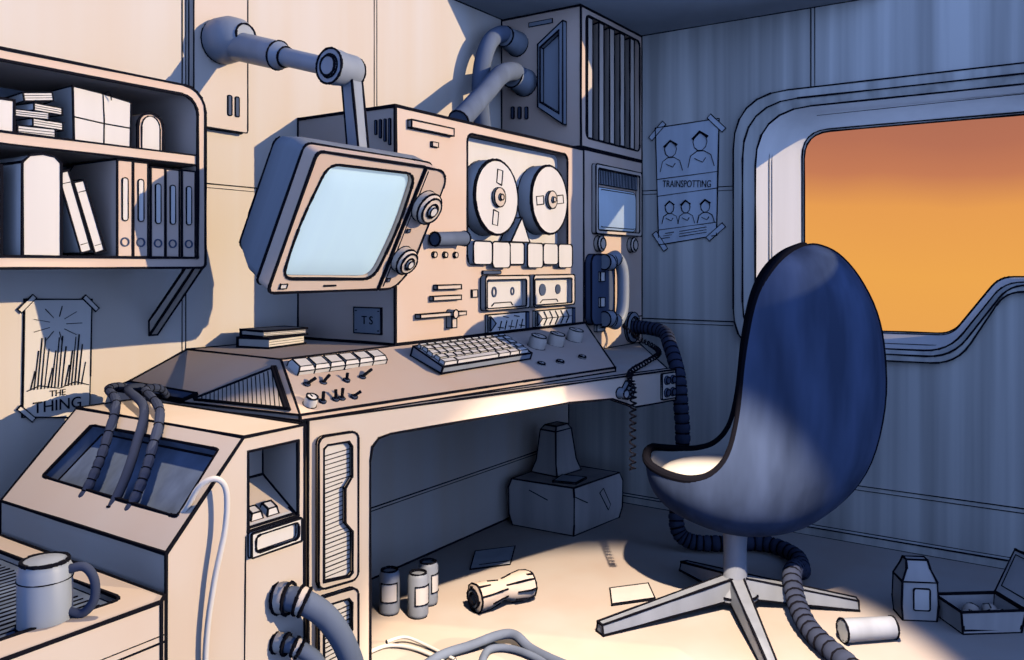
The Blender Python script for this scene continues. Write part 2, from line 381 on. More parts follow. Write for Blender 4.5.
lettering('THE', .022, Matrix.Translation((1.125, yy, .826)) @ RX, 'lettering', t)
lettering('THING', .040, Matrix.Translation((1.125, yy, .795)) @ Matrix.Rotation(.0, 4, 'Y') @ RX, 'lettering', t)

# ================================================================== MONITOR ARM AND MONITOR
t = thing('monitor_arm', 'pale jointed wall arm on a rounded plate holding up the monitor', 'monitor arm', (1.60, YA, 1.8))
m = MB(); m.prism(onY(rrect(1.505, 1.695, 1.555, 2.16, .03, rs=(.004, .008, .05, .004)), YA-.004), (0, -.022, 0)); m.build('mounting_plate', SAND, t, ink=.0022)
for x in (1.628, 1.655):
    m = MB(); m.prism(onY(rrect(x-.007, x+.007, 1.60, 1.66, .005, 3), YA-.0265), (0, -.002, 0)); m.build('slot', DARK, t, ink=.0018)
A0, A1 = Vector((1.59, YA-.03, 1.812)), Vector((1.59, 1.64, 1.672)); ad = (A1-A0).normalized()
m = MB(); m.lathe([(.062, 0), (.068, .012), (.066, .06), (.052, .10), (.034, .12)], A0, (ad+Vector((0, -1, .3))).normalized(), 28); m.build('base_joint', STEEL, t, ink=.003)
m = MB(); m.cyl(A0+ad*.06, A0+ad*.27, .042, .040, 24); m.lathe([(.04, 0), (.028, .03)], A0+ad*.27, ad, 24); m.build('upper_tube', STEEL, t, ink=.0026)
m = MB(); m.cyl(A0+ad*.28, A1, .026, .024, 20); m.build('lower_tube', STEEL, t, ink=.0022)
m = MB(); m.lathe([(.0, 0), (.026, 0), (.03, .006), (.046, .006), (.047, .03), (.044, .05), (.044, .09), (.038, .1), (0, .1)], (1.545, 1.62, 1.668), (1, 0, 0), 28); m.build('elbow', STEEL, t, ink=.003)
m = MB(); m.loft([[(1.603, 1.597, 1.69), (1.643, 1.597, 1.69), (1.643, 1.632, 1.69), (1.603, 1.632, 1.69)], [(1.600, 1.56, 1.435), (1.636, 1.56, 1.435), (1.636, 1.60, 1.435), (1.600, 1.60, 1.435)]]); m.build('drop_bar', STEEL, t, ink=.003)

tv = thing('crt_monitor', 'bulky tube monitor with a pale blue screen hanging from the wall arm', 'monitor')
w, h = .232, .182
full = lambda k, kz=None: rrect(-w*k, w*k, -h*(kz or k), h*(kz or k), .03*k, 5)
m = MB(); scr = roundpoly([(-w+.028, -h+.038), (.112, -h+.032), (.132, 0), (.118, h-.022), (-w+.045, h-.026), (-w+.022, 0)], (.035, .04, .2, .04, .035, .2), 5)
bez = [(-w, -h), (.142, -h), (.142, h), (-w, h)]
m.holed(onY(roundpoly(bez, (.02, .003, .003, .02), 4), 0), [onY(scr, 0)])
m.loft([onY(roundpoly(bez, (.02, .003, .003, .02), 4), 0), onY(roundpoly(bez, (.02, .003, .003, .02), 4), .045)], 0, False, False)
m.recess(onY(scr, 0), (0, .022, 0), 0)
m.stroke([(-.06, -.001, -h+.016), (-.02, -.001, -h+.016)], .003)
m.build('bezel', PEACH, tv, ink=.0034)
m = MB(); cs = roundpoly([(.144, -h+.002), (.205, -h+.004), (w+.01, -h+.06), (w+.01, h-.03), (.215, h-.002), (.144, h)], (.003, .03, .04, .03, .02, .003), 4)
m.prism(onY(cs, -.004), (0, .05, 0)); m.stroke([(.156, -.005, -h+.012), (.156, -.005, h-.01)], .0015); m.build('control_strip', PEACH, tv, ink=.0032)
m = MB(); m.loft([onY(full(.995), .045), onY(full(.98), .10), onY(full(.90, .84), .17), onY(full(.66, .56), .235)]); m.build('casing', GREY, tv, ink=.003, angle=24)
m = MB(); cx, cz = -.05, 0
m.loft([onY([(cx+(a-cx)*k, cz+(b-cz)*k) for a, b in scr], y) for k, y in ((.985, .016), (.9, .008), (.6, .001), (.2, -.002))], 0, False, True); m.build('screen', SCREEN, tv, ink=0)
for (x, z, r) in ((.192, .075, .044), (.186, -.085, .037)):
    m = MB(); m.lathe([(r, 0), (r, .022), (r*.8, .032), (r*.45, .034), (r*.4, .028), (0, .028)], (x, -.004, z), (0, -1, 0), 24); k = m.build('dial', SAND, tv, ink=.0026)
    m = MB(); m.cyl((x, -.03, z), (x, -.044, z), r*.36, r*.3); m.build('dial_cap', WHITE, k, ink=.0016)
for x, z in ((.168, .0), (.165, -.15)):
    m = MB(); m.box(x-.006, x+.006, -.008, -.003, z-.005, z+.005); m.build('button', DARK, tv, ink=.001)
m = MB(); m.box(-w+.03, -w+.05, -.003, .002, -h+.012, -h+.024); m.build('badge', WHITE, tv, ink=.0015)
tv.location = (1.556, 1.504, 1.245); tv.rotation_euler = (math.radians(27.8), 0, 0)

# ================================================================== TAPE COMPUTER CONSOLE
CX0, CX1, CY, CZ0, CZ1 = 1.917, 3.085, 1.72, .907, 1.634
t = con = thing('tape_computer', 'large peach computer cabinet with two tape reels standing on the desk deck', 'computer', (2.5, 1.93, CZ0))
tape = rrect(2.278, 2.952, 1.152, 1.597, .03)
m = MB(); m.holed([(CX0, CY, CZ0), (CX1, CY, CZ0), (CX1, CY, CZ1), (CX0, CY, CZ1)], [onY(tape, CY)])
m.recess(onY(tape, CY), (0, .05, 0))
m.prism([(CX0, CY, CZ0), (CX1, CY, CZ0), (CX1, YA-.004, CZ0), (CX0, YA-.004, CZ0)], (0, 0, .004)); m.prism([(CX0, CY, CZ1-.004), (CX1, CY, CZ1-.004), (CX1, YA-.004, CZ1-.004), (CX0, YA-.004, CZ1-.004)], (0, 0, .004))
for x in (CX0, CX1-.004): m.prism([(x, CY, CZ0), (x, YA-.004, CZ0), (x, YA-.004, CZ1), (x, CY, CZ1)], (.004, 0, 0))
m.build('body', PEACH, t, ink=.0036)
m = MB(); m.prism(onY(rrect(2.281, 2.949, 1.157, 1.594, .028), CY+.046), (0, .003, 0)); m.build('tape_panel', WHITE, t, ink=0)
for (x, z, ph) in ((2.430, 1.388, 80), (2.785, 1.402, 5)):
    m = MB(); m.lathe([(.10, 0), (.132, .0), (.134, .012), (.134, .06), (.13, .064), (.0, .064)], (x, CY+.045, z), (0, -1, 0), 36)
    yf = CY+.045-.0655
    for d in (0, 180):
        a = math.radians(ph+d); c = (x+.074*math.cos(a), z+.074*math.sin(a)); ux, uz = math.cos(a), math.sin(a)
        m.loopstroke([(c[0]+ux*p-uz*q, yf, c[1]+uz*p+ux*q) for p, q in ((-.026, -.017), (.026, -.015), (.024, .017), (-.024, .015))], .0024)
    r = m.build('tape_reel', WHITE, t, ink=.003)
    m = MB(); m.lathe([(.034, 0), (.034, .01), (.026, .012), (.012, .012), (.01, .02), (0, .02)], (x, yf, z), (0, -1, 0), 20); m.build('hub', SAND, r, ink=.0022)
m = MB(); m.prism(onY([(2.535, 1.235), (2.66, 1.235), (2.607, 1.325)], CY+.044), (0, -.05, 0)); m.build('tape_guide', WHITE, t, ink=.0028)
for i in range(6):
    x0 = 2.285+i*.1115; d = .03 if i == 2 else .042
    m = MB(); m.prism(onY(rrect(x0, x0+.1085, 1.152-.012*(i % 2), 1.232, .014, 3), CY+.02), (0, -d, 0)); m.build('push_button', WHITE, t, ink=.0026)
for (x0, x1, dark) in ((2.353, 2.632, 0), (2.660, 2.968, 1)):
    m = MB(); o2 = rrect(x0, x1, .992, 1.112, .012, 4); i2 = rrect(x0+.008, x1-.022, .999, 1.098, .008, 4)
    m.ring(onY(o2, CY-.002), onY(i2, CY-.002), (0, -.022, 0)); k = m.build('cassette_deck', SAND, t, ink=.0026)
    m = MB(); m.prism(onY(i2, CY-.001), (0, -.004, 0)); xm = (x0+x1)/2-.01
    m.stroke([(xm-.07, CY-.007, 1.006), (xm-.055, CY-.007, 1.016), (xm+.05, CY-.007, 1.016), (xm+.06, CY-.007, 1.006)], .002); m.build('door', WHITE, k, ink=.001)
    for sx, r in ((-.055, .019), (.06, .015)):
        m = MB()
        if dark: m.lathe([(r+.004, 0), (r+.004, .004), (0, .004)], (xm+sx, CY-.005, 1.055), (0, -1, 0), 16); m.build('spool', DARK, k, ink=0)
        else: m.ring(onY([(xm+sx+r*.75*math.cos(q*PI/8), 1.055+r*math.sin(q*PI/8)) for q in range(16)], CY-.005), onY([(xm+sx+r*.45*math.cos(q*PI/8), 1.055+r*.65*math.sin(q*PI/8)) for q in range(16)], CY-.005), (0, -.004, 0)); m.build('spool', DARK, k, ink=0)
for i, (x0, x1) in enumerate(((2.383, 2.645), (2.690, 2.990))):
    m = MB(); m.box(x0, x1, CY-.012, CY-.001, .914, .976); y = CY-.0135; n = 5
    for k in range(n):
        xa = x0+.06+(x1-x0-.09)*k/n
        if i: m.stroke([(xa, y, .970), (xa+.022, y, .945), (xa, y, .920)], .0026)
        else: m.stroke([(xa, y, .966 if k % 2 else .93), (xa+.03, y, .962 if k % 2 else .926)], .0022).stroke([(xa+.008, y, .92), (xa+.02, y, .95)], .002)
    if i: m.stroke([(x0+.05, y, .945), (x1-.03, y, .945)], .002)
    b = m.build('meter_strip', WHITE, t, ink=.0024)
    m = MB(); m.prism(onY([(x0+.008, .92), (x0+.04, .945), (x0+.008, .97)], CY-.012), (0, -.006, 0)); m.build('pointer', GREY, b, ink=.002)
    m = MB(); m.box(x1-.024, x1-.004, CY-.016, CY-.012, .916, .974); m.build('end_block', DARK, b, ink=.001)
m = MB(); m.box(1.975, 2.186, CY-.016, CY-.001, 1.573, 1.597); m.build('vent_lip', PEACH, t, ink=.0026)
m = MB(); m.box(2.085, 2.115, CY-.008, CY-.001, 1.528, 1.543); m.build('latch', SAND, t, ink=.002)
for z, x0 in ((1.078, 2.10), (1.043, 2.08)):
    m = MB(); m.box(x0, 2.225, CY-.016, CY-.001, z-.007, z+.007); m.build('slide_bar', SAND, t, ink=.0024)
m = MB(); m.box(2.01, 2.245, CY-.022, CY-.001, .984, .996).box(2.165, 2.19, CY-.024, CY-.001, .945, .984); m.cyl((2.178, CY-.001, .99), (2.178, CY-.03, .99), .014); m.build('lever', SAND, t, ink=.0022)
m = MB(); m.cyl((2.07, CY-.03, 1.232), (2.225, CY-.03, 1.238), .022, .024, 18); m.cyl((2.2, CY, 1.236), (2.2, CY-.03, 1.236), .012); m.build('side_lever', HOSEGREY, t, ink=.003)
for x in (2.10, 2.155, 2.21):
    m = MB(); m.cyl((x, CY-.001, 1.183), (x, CY-.008, 1.183), .010, .009, 10); m.build('lamp', SAND, t, ink=.0018)
m = MB(); m.box(2.30, 2.33, CY-.006, CY-.001, 1.04, 1.065); m.build('small_switch', SAND, t, ink=.0022)
m = MB(); m.prism(onY(rrect(2.36, 2.47, 1.118, 1.130, .005, 2), CY-.001), (0, -.006, 0)); m.build('name_strip', DARK, t, ink=.0015)
for k in range(4):
    m = MB(); y = 1.735+.019*k; m.prism(onX(rrect(y, y+.008, 1.515+.012*k, 1.595, .003, 2), CX0-.001), (-.003, 0, 0)); m.build('vent_slot', DARK, t, ink=.0015)
m = MB(); m.box(CX0-.006, CX0-.001, 1.772, 1.886, .938, 1.018)
for y in (1.782, 1.876):
    for z in (.948, 1.008): m.stroke([(CX0-.007, y-.002, z), (CX0-.007, y+.002, z)], .0022)
pq = m.build('plaque', GREY, t, ink=.0024)
lettering('T S', .036, Matrix.Translation((CX0-.0072, 1.828, .978)) @ Matrix.Rotation(-PI/2, 4, 'Z') @ RX, 'lettering', pq)

# ================================================================== CONTROL DECK (sloped panel in front of the computer)
T1, T2, T3, T4 = (1.50, YA-.004, .905), (1.478, 1.72, .905), (3.10, 1.72, .905), (3.10, YA-.004, .905)
B1, B2, B3, B4, B5 = (1.275, YA-.004, .815), (1.33, 1.93, .795), (1.373, 1.531, .795), (2.62, 1.336, .795), (3.10, 1.70, .795)
ZB = .782
def pan(u, v): return (1-v)*((1-u)*Vector(T2)+u*Vector(T3))+v*((1-u)*Vector(B3)+u*Vector(B4))
def pframe(u, v):
    du = (pan(u+.01, v)-pan(u-.01, v)).normalized(); dv = (pan(u, v-.01)-pan(u, v+.01)); n = du.cross(dv).normalized(); dv = n.cross(du)
    M = Matrix((( du.x, dv.x, n.x, 0), (du.y, dv.y, n.y, 0), (du.z, dv.z, n.z, 0), (0, 0, 0, 1))); M.translation = pan(u, v); return M
t = deck = thing('control_deck', 'long peach sloped control panel lying along the desk below the computer', 'control panel', (2.0, 1.8, ZB))
m = MB()
low = lambda p: (p[0], p[1], ZB)
m.face([T1, T2, T3, T4])
nU = 8
for i in range(nU): m.face([pan(i/nU, 0), pan((i+1)/nU, 0), pan((i+1)/nU, 1), pan(i/nU, 1)])
m.face([T1, T2, B2, B1]); m.face([T2, B3, B2]); m.face([T3, B4, B5]); m.face([T3, B5, low(B5)][:3]); m.face([T3, T4, low(T4), low(B5), B5])
for a, b in ((B1, B2), (B2, B3), (B3, B4), (B4, B5)): m.face([a, b, low(b), low(a)])
m.face([T4, T1, B1, low(B1), low(T4)]); m.face([low(p) for p in (B1, B2, B3, B4, B5, T4)])
bmesh.ops.remove_doubles(m.bm, verts=m.bm.verts, dist=.0005)
m.build('body', PEACH, t, ink=.0034, angle=20)
# hatched triangular vent on the end of the deck
a, b, c = Vector(B2), Vector(T2), Vector(B3); nrm = (b-a).cross(c-a).normalized()
if nrm.y > 0: nrm = -nrm
cen = (a+b+c)/3; tri = [cen+(p-cen)*.80+nrm*.002 for p in (a, b, c)]; tri[1] = tri[1]+(tri[2]-tri[1])*.06
m = MB(); m.prism(tri, nrm*.004)
for k in range(1, 22):
    q = k/22; p0 = tri[0]+(tri[2]-tri[0])*q; p1 = (tri[0]+(tri[1]-tri[0])*(q/.90)) if q < .90 else tri[1]+(tri[2]-tri[1])*((q-.9)/.1)
    m.stroke([p0+nrm*.005, p0+(p1-p0)*.93+nrm*.005], .0014)
m.stroke([tri[1]+nrm*.005+(tri[0]-tri[1])*.03, tri[2]+nrm*.005+(tri[0]-tri[2])*.03], .006)
m.build('vent_grille', SAND, t, ink=.003)
m = MB(); q0, q1 = Vector(B1), Vector(B2); up = (Vector(T2)-Vector(B2)).normalized(); n2 = (q1-q0).cross(Vector(T1)-q0).normalized()
if n2.z < 0: n2 = -n2
m.prism([q0+up*.005+n2*.001, q1+up*.005+n2*.001, q1+up*.045+n2*.001, q0+up*.045+n2*.001], n2*.006); m.build('cable_socket', DARK, t, ink=.003)
# six-key bar
for i in range(6):
    u = .032+.0345*i; M = pframe(u, .25); m = MB(); m.loft([[(-.027, -.022, 0), (.027, -.022, 0), (.027, .024, 0), (-.027, .024, 0)], [(-.027, -.022, .014), (.027, -.022, .014), (.027, .024, .014), (-.027, .024, .014)], [(-.022, -.014, .024), (.022, -.014, .024), (.022, .02, .024), (-.022, .02, .024)]]); m.xform(M); m.build('function_key', WHITE, t, ink=.0016)
def knob(u, v, r, h, mat, name='knob', ink=.0022):
    m = MB(); m.lathe([(r, 0), (r, h*.7), (r*.85, h), (0, h)], (0, 0, 0), (0, 0, 1), 20); m.stroke([(0, 0, h+.001), (0, r*.8, h+.001)], .0015); m.xform(pframe(u, v)); return m.build(name, mat, t, ink=ink)
for u, v in ((.727, .40), (.807, .40), (.897, .36)): knob(u, v, .031, .042, SAND)
for u, v in ((.713, .76), (.788, .77), (.887, .74)): knob(u, v, .013, .008, WHITE, 'indicator_lamp', .002)
knob(.027, .86, .016, .024, WHITE)
def toggle(u, v, dx, dy):
    m = MB(); m.lathe([(.009, 0), (.009, .004), (.005, .007), (0, .007)], (0, 0, 0), (0, 0, 1), 12); m.cyl((0, 0, .006), (dx*.75, dy*.75, .018), .0025, .003, 8); m.xform(pframe(u, v)); m.build('toggle_switch', DARK, t, ink=.0012)
for u, v, dx, dy in ((.034, .53, .03, .002), (.070, .54, .028, .012), (.124, .55, .006, .012), (.163, .54, .045, .012), (.056, .85, .012, .022), (.086, .85, .01, .024), (.100, .85, .016, .026), (.130, .85, .018, -.004)): toggle(u, v, dx, dy)
# keyboard
kb = thing('keyboard', 'chunky white computer keyboard lying on the sloped control panel', 'keyboard')
kw, kd = .222, .064
m = MB(); m.prism(onX([(-kd, 0), (kd, 0), (kd, .030), (-kd, .020)], -kw), (2*kw, 0, 0)); m.build('base', STEEL, kb, ink=.003)
rows = [(-.048, [.06, .20, .06, .05, .05]), (-.022, [.036]*11), (.004, [.034]*12), (.030, [.034]*12), (.050, [.034]*12)]
for j, (y, ws) in enumerate(rows):
    x = -kw+.008+(.006 if j % 2 else 0); tot = sum(ws); sc = (2*kw-.022)/tot
    for wv in ws:
        m = MB(); z0 = .024+(y+.064)/.128*.010-.004; d = .022 if j < 4 else .014
        m.loft([[(x+.001, y-d/2, z0), (x+wv*sc-.001, y-d/2, z0), (x+wv*sc-.001, y+d/2, z0+.001), (x+.001, y+d/2, z0+.001)], [(x+.003, y-d/2+.002, z0+.011), (x+wv*sc-.003, y-d/2+.002, z0+.011), (x+wv*sc-.003, y+d/2-.002, z0+.012), (x+.003, y+d/2-.002, z0+.012)]])
        m.build('key', WHITE, kb, ink=.0012); x += wv*sc
M = pframe(.487, .47); kb.matrix_world = M @ Matrix.Translation((0, 0, .007)) @ Matrix.Rotation(.02, 4, 'Z')

# ================================================================== DESK
DA, DB_ = Vector((1.394, 1.527, 0)), Vector((2.80, 1.19, 0)); de = (DB_-DA).normalized(); dn = Vector((-de.y, de.x, 0)); DL = (DB_-DA).length
onF = lambda pts, off=0: [DA+de*s_+dn*off+Vector((0, 0, z)) for s_, z in pts]
t = desk = thing('desk', 'long cream built-in desk with a ventilated end post and an open kneehole', 'desk', (2.2, 1.7, 0))
m = MB(); m.prism(onZ([(1.32, 1.94), (DA.x+.002, DA.y+.03), (DB_.x, DB_.y+.03), (3.66, 1.742), (3.66, YA-.004), (1.27, YA-.004)], .715), (0, 0, .065)); m.build('desktop', SAND, t, ink=.0028)
fr2 = [(0, 0), (0, .78), (DL, .78), (DL, .672), (DL-.22, .672), (DL-.34, .712), (.9, .722), (.235, .716)]
cr = [(.235, .716), (.20, .71), (.18, .69), (.174, .655)]
m = MB(); m.prism(onF(fr2[:-1]+cr+[(.174, 0)]), dn*.03); m.build('front_frame', SAND, t, ink=.0034)
m = MB(); m.prism(onF([(.174, 0), (.174, .70), (.19, .70), (.19, 0)], .0305), dn*.12); m.prism(onF([(0, 0), (0, .71), (.174, .71), (.174, 0)], .031), dn*.12); m.build('end_post', SAND, t, ink=.003)
m = MB(); m.prism([(1.345, 1.62, 0), (1.36, 1.62, 0), (1.33, YA-.01, 0), (1.31, YA-.01, 0)], (0, 0, .71)); m.build('side_panel', SAND, t, ink=.003)
for z0, z1 in ((.372, .738), (.02, .352)):
    m = MB(); o2 = rrect(.022, .132, z0, z1, .018, 4); hgt = z1-z0
    prof = [(.036, z0+.016), (.036, z1-.03), (.046, z1-.022), (.105, z1-.022), (.115, z1-.035), (.115, z0+hgt*.70), (.095, z0+hgt*.63), (.095, z0+hgt*.40), (.116, z0+hgt*.33), (.116, z0+.02), (.106, z0+.012)]
    m.holed(onF(o2, -.012), [onF(prof, -.012)]); m.loft([onF(o2, -.001), onF(o2, -.012)], 0, False, False); m.loft([onF(prof, -.012), onF(prof, -.0015)], 1, False, False); m.build('vent_surround', [SAND, SAND], t, ink=.0026)
    m = MB(); m.face(onF(prof, -.0014)); m.face(onF(prof, -.0008))
    n = int(hgt/.013)
    for k in range(1, n):
        z = z0+.015+(hgt-.05)*k/n; m.stroke(onF([(.04, z-.004), (.092 if .38 < (z-z0)/hgt < .66 else .112, z+.004)], -.003), .0013)
    m.build('vent_grille', WHITE, t, ink=.001)
m = MB(); m.prism(onF(rrect(DL-.085, DL-.008, .682, .772, .004, 2), -.001), -dn*.006); cp = m.build('connector_plate', WHITE, t, ink=.0024)
for s_ in (DL-.06, DL-.026):
    for z in (.705, .748):
        m = MB(); p = DA+de*s_+Vector((0, 0, z))-dn*.007; m.cyl(p, p-dn*.008, .015, .012, 14); m.build('socket', DARK, cp, ink=.002)
m = MB(); q = onF([(DL-.30, .735), (DL-.275, .765), (DL-.25, .742), (DL-.262, .712), (DL-.29, .708)], -.001); m.prism(q, -dn*.02); p = DA+de*(DL-.305)+Vector((0, 0, .728)); m.cyl(p-dn*.001, p-dn*.03, .018, .014, 14); m.build('latch', GREY, t, ink=.0026)

# books on the deck
for i, (lab, dz, dx, w, d, h) in enumerate((('lower dark book of the pair on the deck beside the computer', 0, 0, .17, .12, .030), ('upper dark book of the pair, lying on the other beside the computer', .031, .008, .16, .115, .020))):
    bk = thing('dark_book', lab, 'book', (0, 0, 0), 'dark books on the deck')
    m = MB(); m.prism([(-w/2, -d/2, 0), (w/2, -d/2, 0), (w/2, d/2, 0), (-w/2, d/2, 0)], (0, 0, .003)); m.prism([(-w/2, -d/2, h-.003), (w/2, -d/2, h-.003), (w/2, d/2, h-.003), (-w/2, d/2, h-.003)], (0, 0, .003)); m.prism([(-w/2, d/2-.004, 0), (w/2, d/2-.004, 0), (w/2, d/2, 0), (-w/2, d/2, 0)], (0, 0, h)); m.build('cover', DARK, bk, ink=.002)
    m = MB(); m.box(-w/2+.004, w/2-.004, -d/2+.004, d/2-.005, .0035, h-.0035)
    for k in range(2): m.stroke([(-w/2+.004, -d/2+.003, h*(.35+.25*k)), (w/2-.004, -d/2+.003, h*(.35+.25*k))], .0007)
    m.build('pages', PAPER, bk, ink=0)
    bk.location = (1.71+dx, 2.03, .9065+dz); bk.rotation_euler = (0, 0, .18-.25*i)

# ================================================================== INSTRUMENT COLUMN, VENTILATION UNIT
t = colm = thing('instrument_rack', 'tall narrow rack with a small screen between the tape computer and the right wall', 'rack', (3.4, 1.94, .782))
KX0, KX1, KY = 3.105, 3.694, 1.742
m = MB(); m.box(KX0, KX1, KY, YA-.004, .907, 1.640); m.build('body', PEACH, t, ink=.0036)
m = MB(); m.box(KX0+.03, KX1, KY, YA-.004, .782, .9065); m.build('plinth', PEACH, t, ink=.003)
so, si = rrect(3.195, 3.648, 1.285, 1.585, .012, 4), rrect(3.222, 3.622, 1.305, 1.49, .03, 4)
m = MB(); m.ring(onY(so, KY-.001), onY(rrect(3.215, 3.628, 1.30, 1.568, .012, 4), KY-.001), (0, -.02, 0)); scb = m.build('screen_frame', SAND, t, ink=.0028)
m = MB(); m.loft([onY(si, KY-.002), onY([(3.42+(a-3.42)*.9, 1.4+(b-1.4)*.88) for a, b in si], KY-.012)], 0, False, True); m.build('screen', SMALLSCREEN, t, ink=.002)
m = MB(); m.box(3.218, 3.625, KY-.008, KY-.001, 1.502, 1.565)
for k in range(26): m.stroke([(3.225+.0153*k, KY-.009, 1.506), (3.228+.0153*k, KY-.009, 1.562)], .0022)
m.build('grille', GREY, t, ink=.002)
for x in (3.246, 3.566):
    m = MB(); m.lathe([(.034, 0), (.034, .02), (.024, .028), (0, .028)], (x, KY-.001, 1.243), (0, -1, 0), 20); m.build('dial', SAND, t, ink=.0028)
m = MB(); m.prism(onY(rrect(3.215, 3.285, .862, .892, .004, 2), KY-.001), (0, -.014, 0)); m.stroke([(3.23, KY-.016, .877), (3.268, KY-.016, .877)], .003); m.build('card_slot', WHITE, t, ink=.0022)
m = MB(); m.lathe([(.07, 0), (.07, .014), (.052, .02), (.05, .02), (.048, .006), (0, .006)], (3.575, KY-.001, .86), (0, -1, 0), 22); m.build('hose_socket', GREY, t, ink=.003)

t = thing('ventilation_unit', 'boxy blue-grey ventilation unit under the ceiling on top of the rack', 'ventilation unit', (3.4, 1.94, 1.645))
VX0, VX1, VZ0, VZ1 = 3.10, 3.694, 1.648, 2.244
gr = rrect(3.142, 3.672, 1.69, 2.215, .03)
m = MB(); m.holed([(VX0, KY, VZ0), (VX1, KY, VZ0), (VX1, KY, VZ1), (VX0, KY, VZ1)], [onY(gr, KY)]); m.recess(onY(gr, KY), (0, .07, 0), 0)
for x in (VX0, VX1-.003): m.prism([(x, KY, VZ0), (x, YA-.004, VZ0), (x, YA-.004, VZ1), (x, KY, VZ1)], (.003, 0, 0))
for z in (VZ0, VZ1-.003): m.prism([(VX0, KY, z), (VX1, KY, z), (VX1, YA-.004, z), (VX0, YA-.004, z)], (0, 0, .003))
m.build('body', PEACH, t, ink=.0036)
for k in range(5):
    x = 3.165+.102*k; m = MB(); m.prism([(x, KY+.004, 1.695), (x+.045, KY+.004, 1.695), (x+.07, KY+.05, 1.695), (x+.02, KY+.05, 1.695)], (0, 0, .515)); m.build('louver', SAND, t, ink=.0035)
m = MB(); b0 = [(1.936, 1.83), (1.936, 2.10), (1.812, 2.182), (1.812, 1.745)]; b1 = [(1.925, 1.85), (1.925, 2.085), (1.83, 2.145), (1.83, 1.79)]
m.ring(onX(b0, VX0-.001), onX(b1, VX0-.001), (-.03, 0, 0)); m.face(onX(b1, VX0-.002)); m.build('grip_recess', GREY, t, ink=.0032)
m = MB(); m.box(VX0-.004, VX0-.001, 1.88, 2.0, 2.19, 2.208); m.build('tag_plate', GREY, t, ink=.0018)
for k in range(3):
    m = MB(); y = 2.005+.036*k; m.prism(onX(rrect(y, y+.014, 1.79+.004*k, 1.842+.004*k, .005, 2), VX0-.001), (-.005, 0, 0)); m.build('slot', DARK, t, ink=.0022)
for path, r, c in (([(3.08, 2.06, 2.13), (2.99, 2.06, 2.145), (2.89, 2.06, 2.09), (2.83, 2.06, 1.97), (2.82, 2.06, 1.82), (2.85, 2.06, 1.638)], .036, (3.1, 2.06, 2.125)), ([(3.08, 2.015, 1.955), (2.98, 2.0, 1.972), (2.84, 1.97, 1.93), (2.68, 1.93, 1.83), (2.50, 1.89, 1.715), (2.44, 1.88, 1.676)], .04, (3.1, 2.02, 1.95))):
    m = MB(); m.tube(spline(path, 8), r, 16); d = Vector(path[0])-Vector(path[1]); m2 = m
    hz = m.build('air_hose', HOSEGREY, t, ink=.003)
    m = MB(); m.cyl((c[0]-.001, c[1], c[2]), (c[0]-.11, c[1]-.005, c[2]+.008), r*1.5, r*1.22, 20); m.build('collar', GREY, hz, ink=.0034)

# ================================================================== TELEPHONE
t = thing('wall_telephone', 'corded telephone handset on a dark cradle mounted on the rack below the small screen', 'telephone', (3.33, KY, .9))
m = MB(); m.prism(onY(rrect(3.135, 3.345, .895, 1.195, .04), KY-.001), (0, -.03, 0)); m.build('cradle', DARK, t, ink=.0034)
hx = 3.315
m = MB(); P = spline([(hx-.055, KY-.05, 1.165), (hx+.01, KY-.055, 1.18), (hx+.05, KY-.06, 1.13), (hx+.06, KY-.06, 1.04), (hx+.05, KY-.06, .95), (hx+.01, KY-.055, .902), (hx-.055, KY-.05, .915)], 5)
m.tube(P, [.034 if i < 5 or i > len(P)-6 else .027 for i in range(len(P))], 14)
hs = m.build('handset', STEEL, t, ink=.003)
for z in (1.163, .917):
    m = MB(); m.cyl((hx-.045, KY-.051, z), (hx-.09, KY-.046, z), .036, .033, 20); m.build('ear_cup', STEEL, hs, ink=.003)
for z in (1.10, .99):
    m = MB(); m.box(3.20, 3.24, KY-.04, KY-.03, z-.02, z+.02); m.build('hook', WHITE, t, ink=.0026)
ctr = spline([(3.34, KY-.075, .885), (3.38, KY-.12, .835), (3.30, 1.50, .803), (3.08, 1.38, .800), (2.78, 1.30, .797), (2.56, 1.25, .788), (2.525, 1.222, .74), (2.52, 1.221, .62), (2.52, 1.221, .475)], 40)
P = []
for i, c in enumerate(ctr):
    a = i*.95; tn = (ctr[min(i+1, len(ctr)-1)]-ctr[max(i-1, 0)]).normalized(); u = tn.orthogonal().normalized(); v = tn.cross(u)
    P.append(c+(Vector((0, 0, 1))*math.cos(a)+tn.cross(Vector((0, 0, 1)))*math.sin(a)*1.0)*.009 if abs(tn.z) < .8 else c+(Vector((de.x, de.y, 0))*math.cos(a)+dn*math.sin(a))*.010)
m = MB(); m.tube(P, .0032, 5); m.build('coiled_cord', INK, t, ink=0)

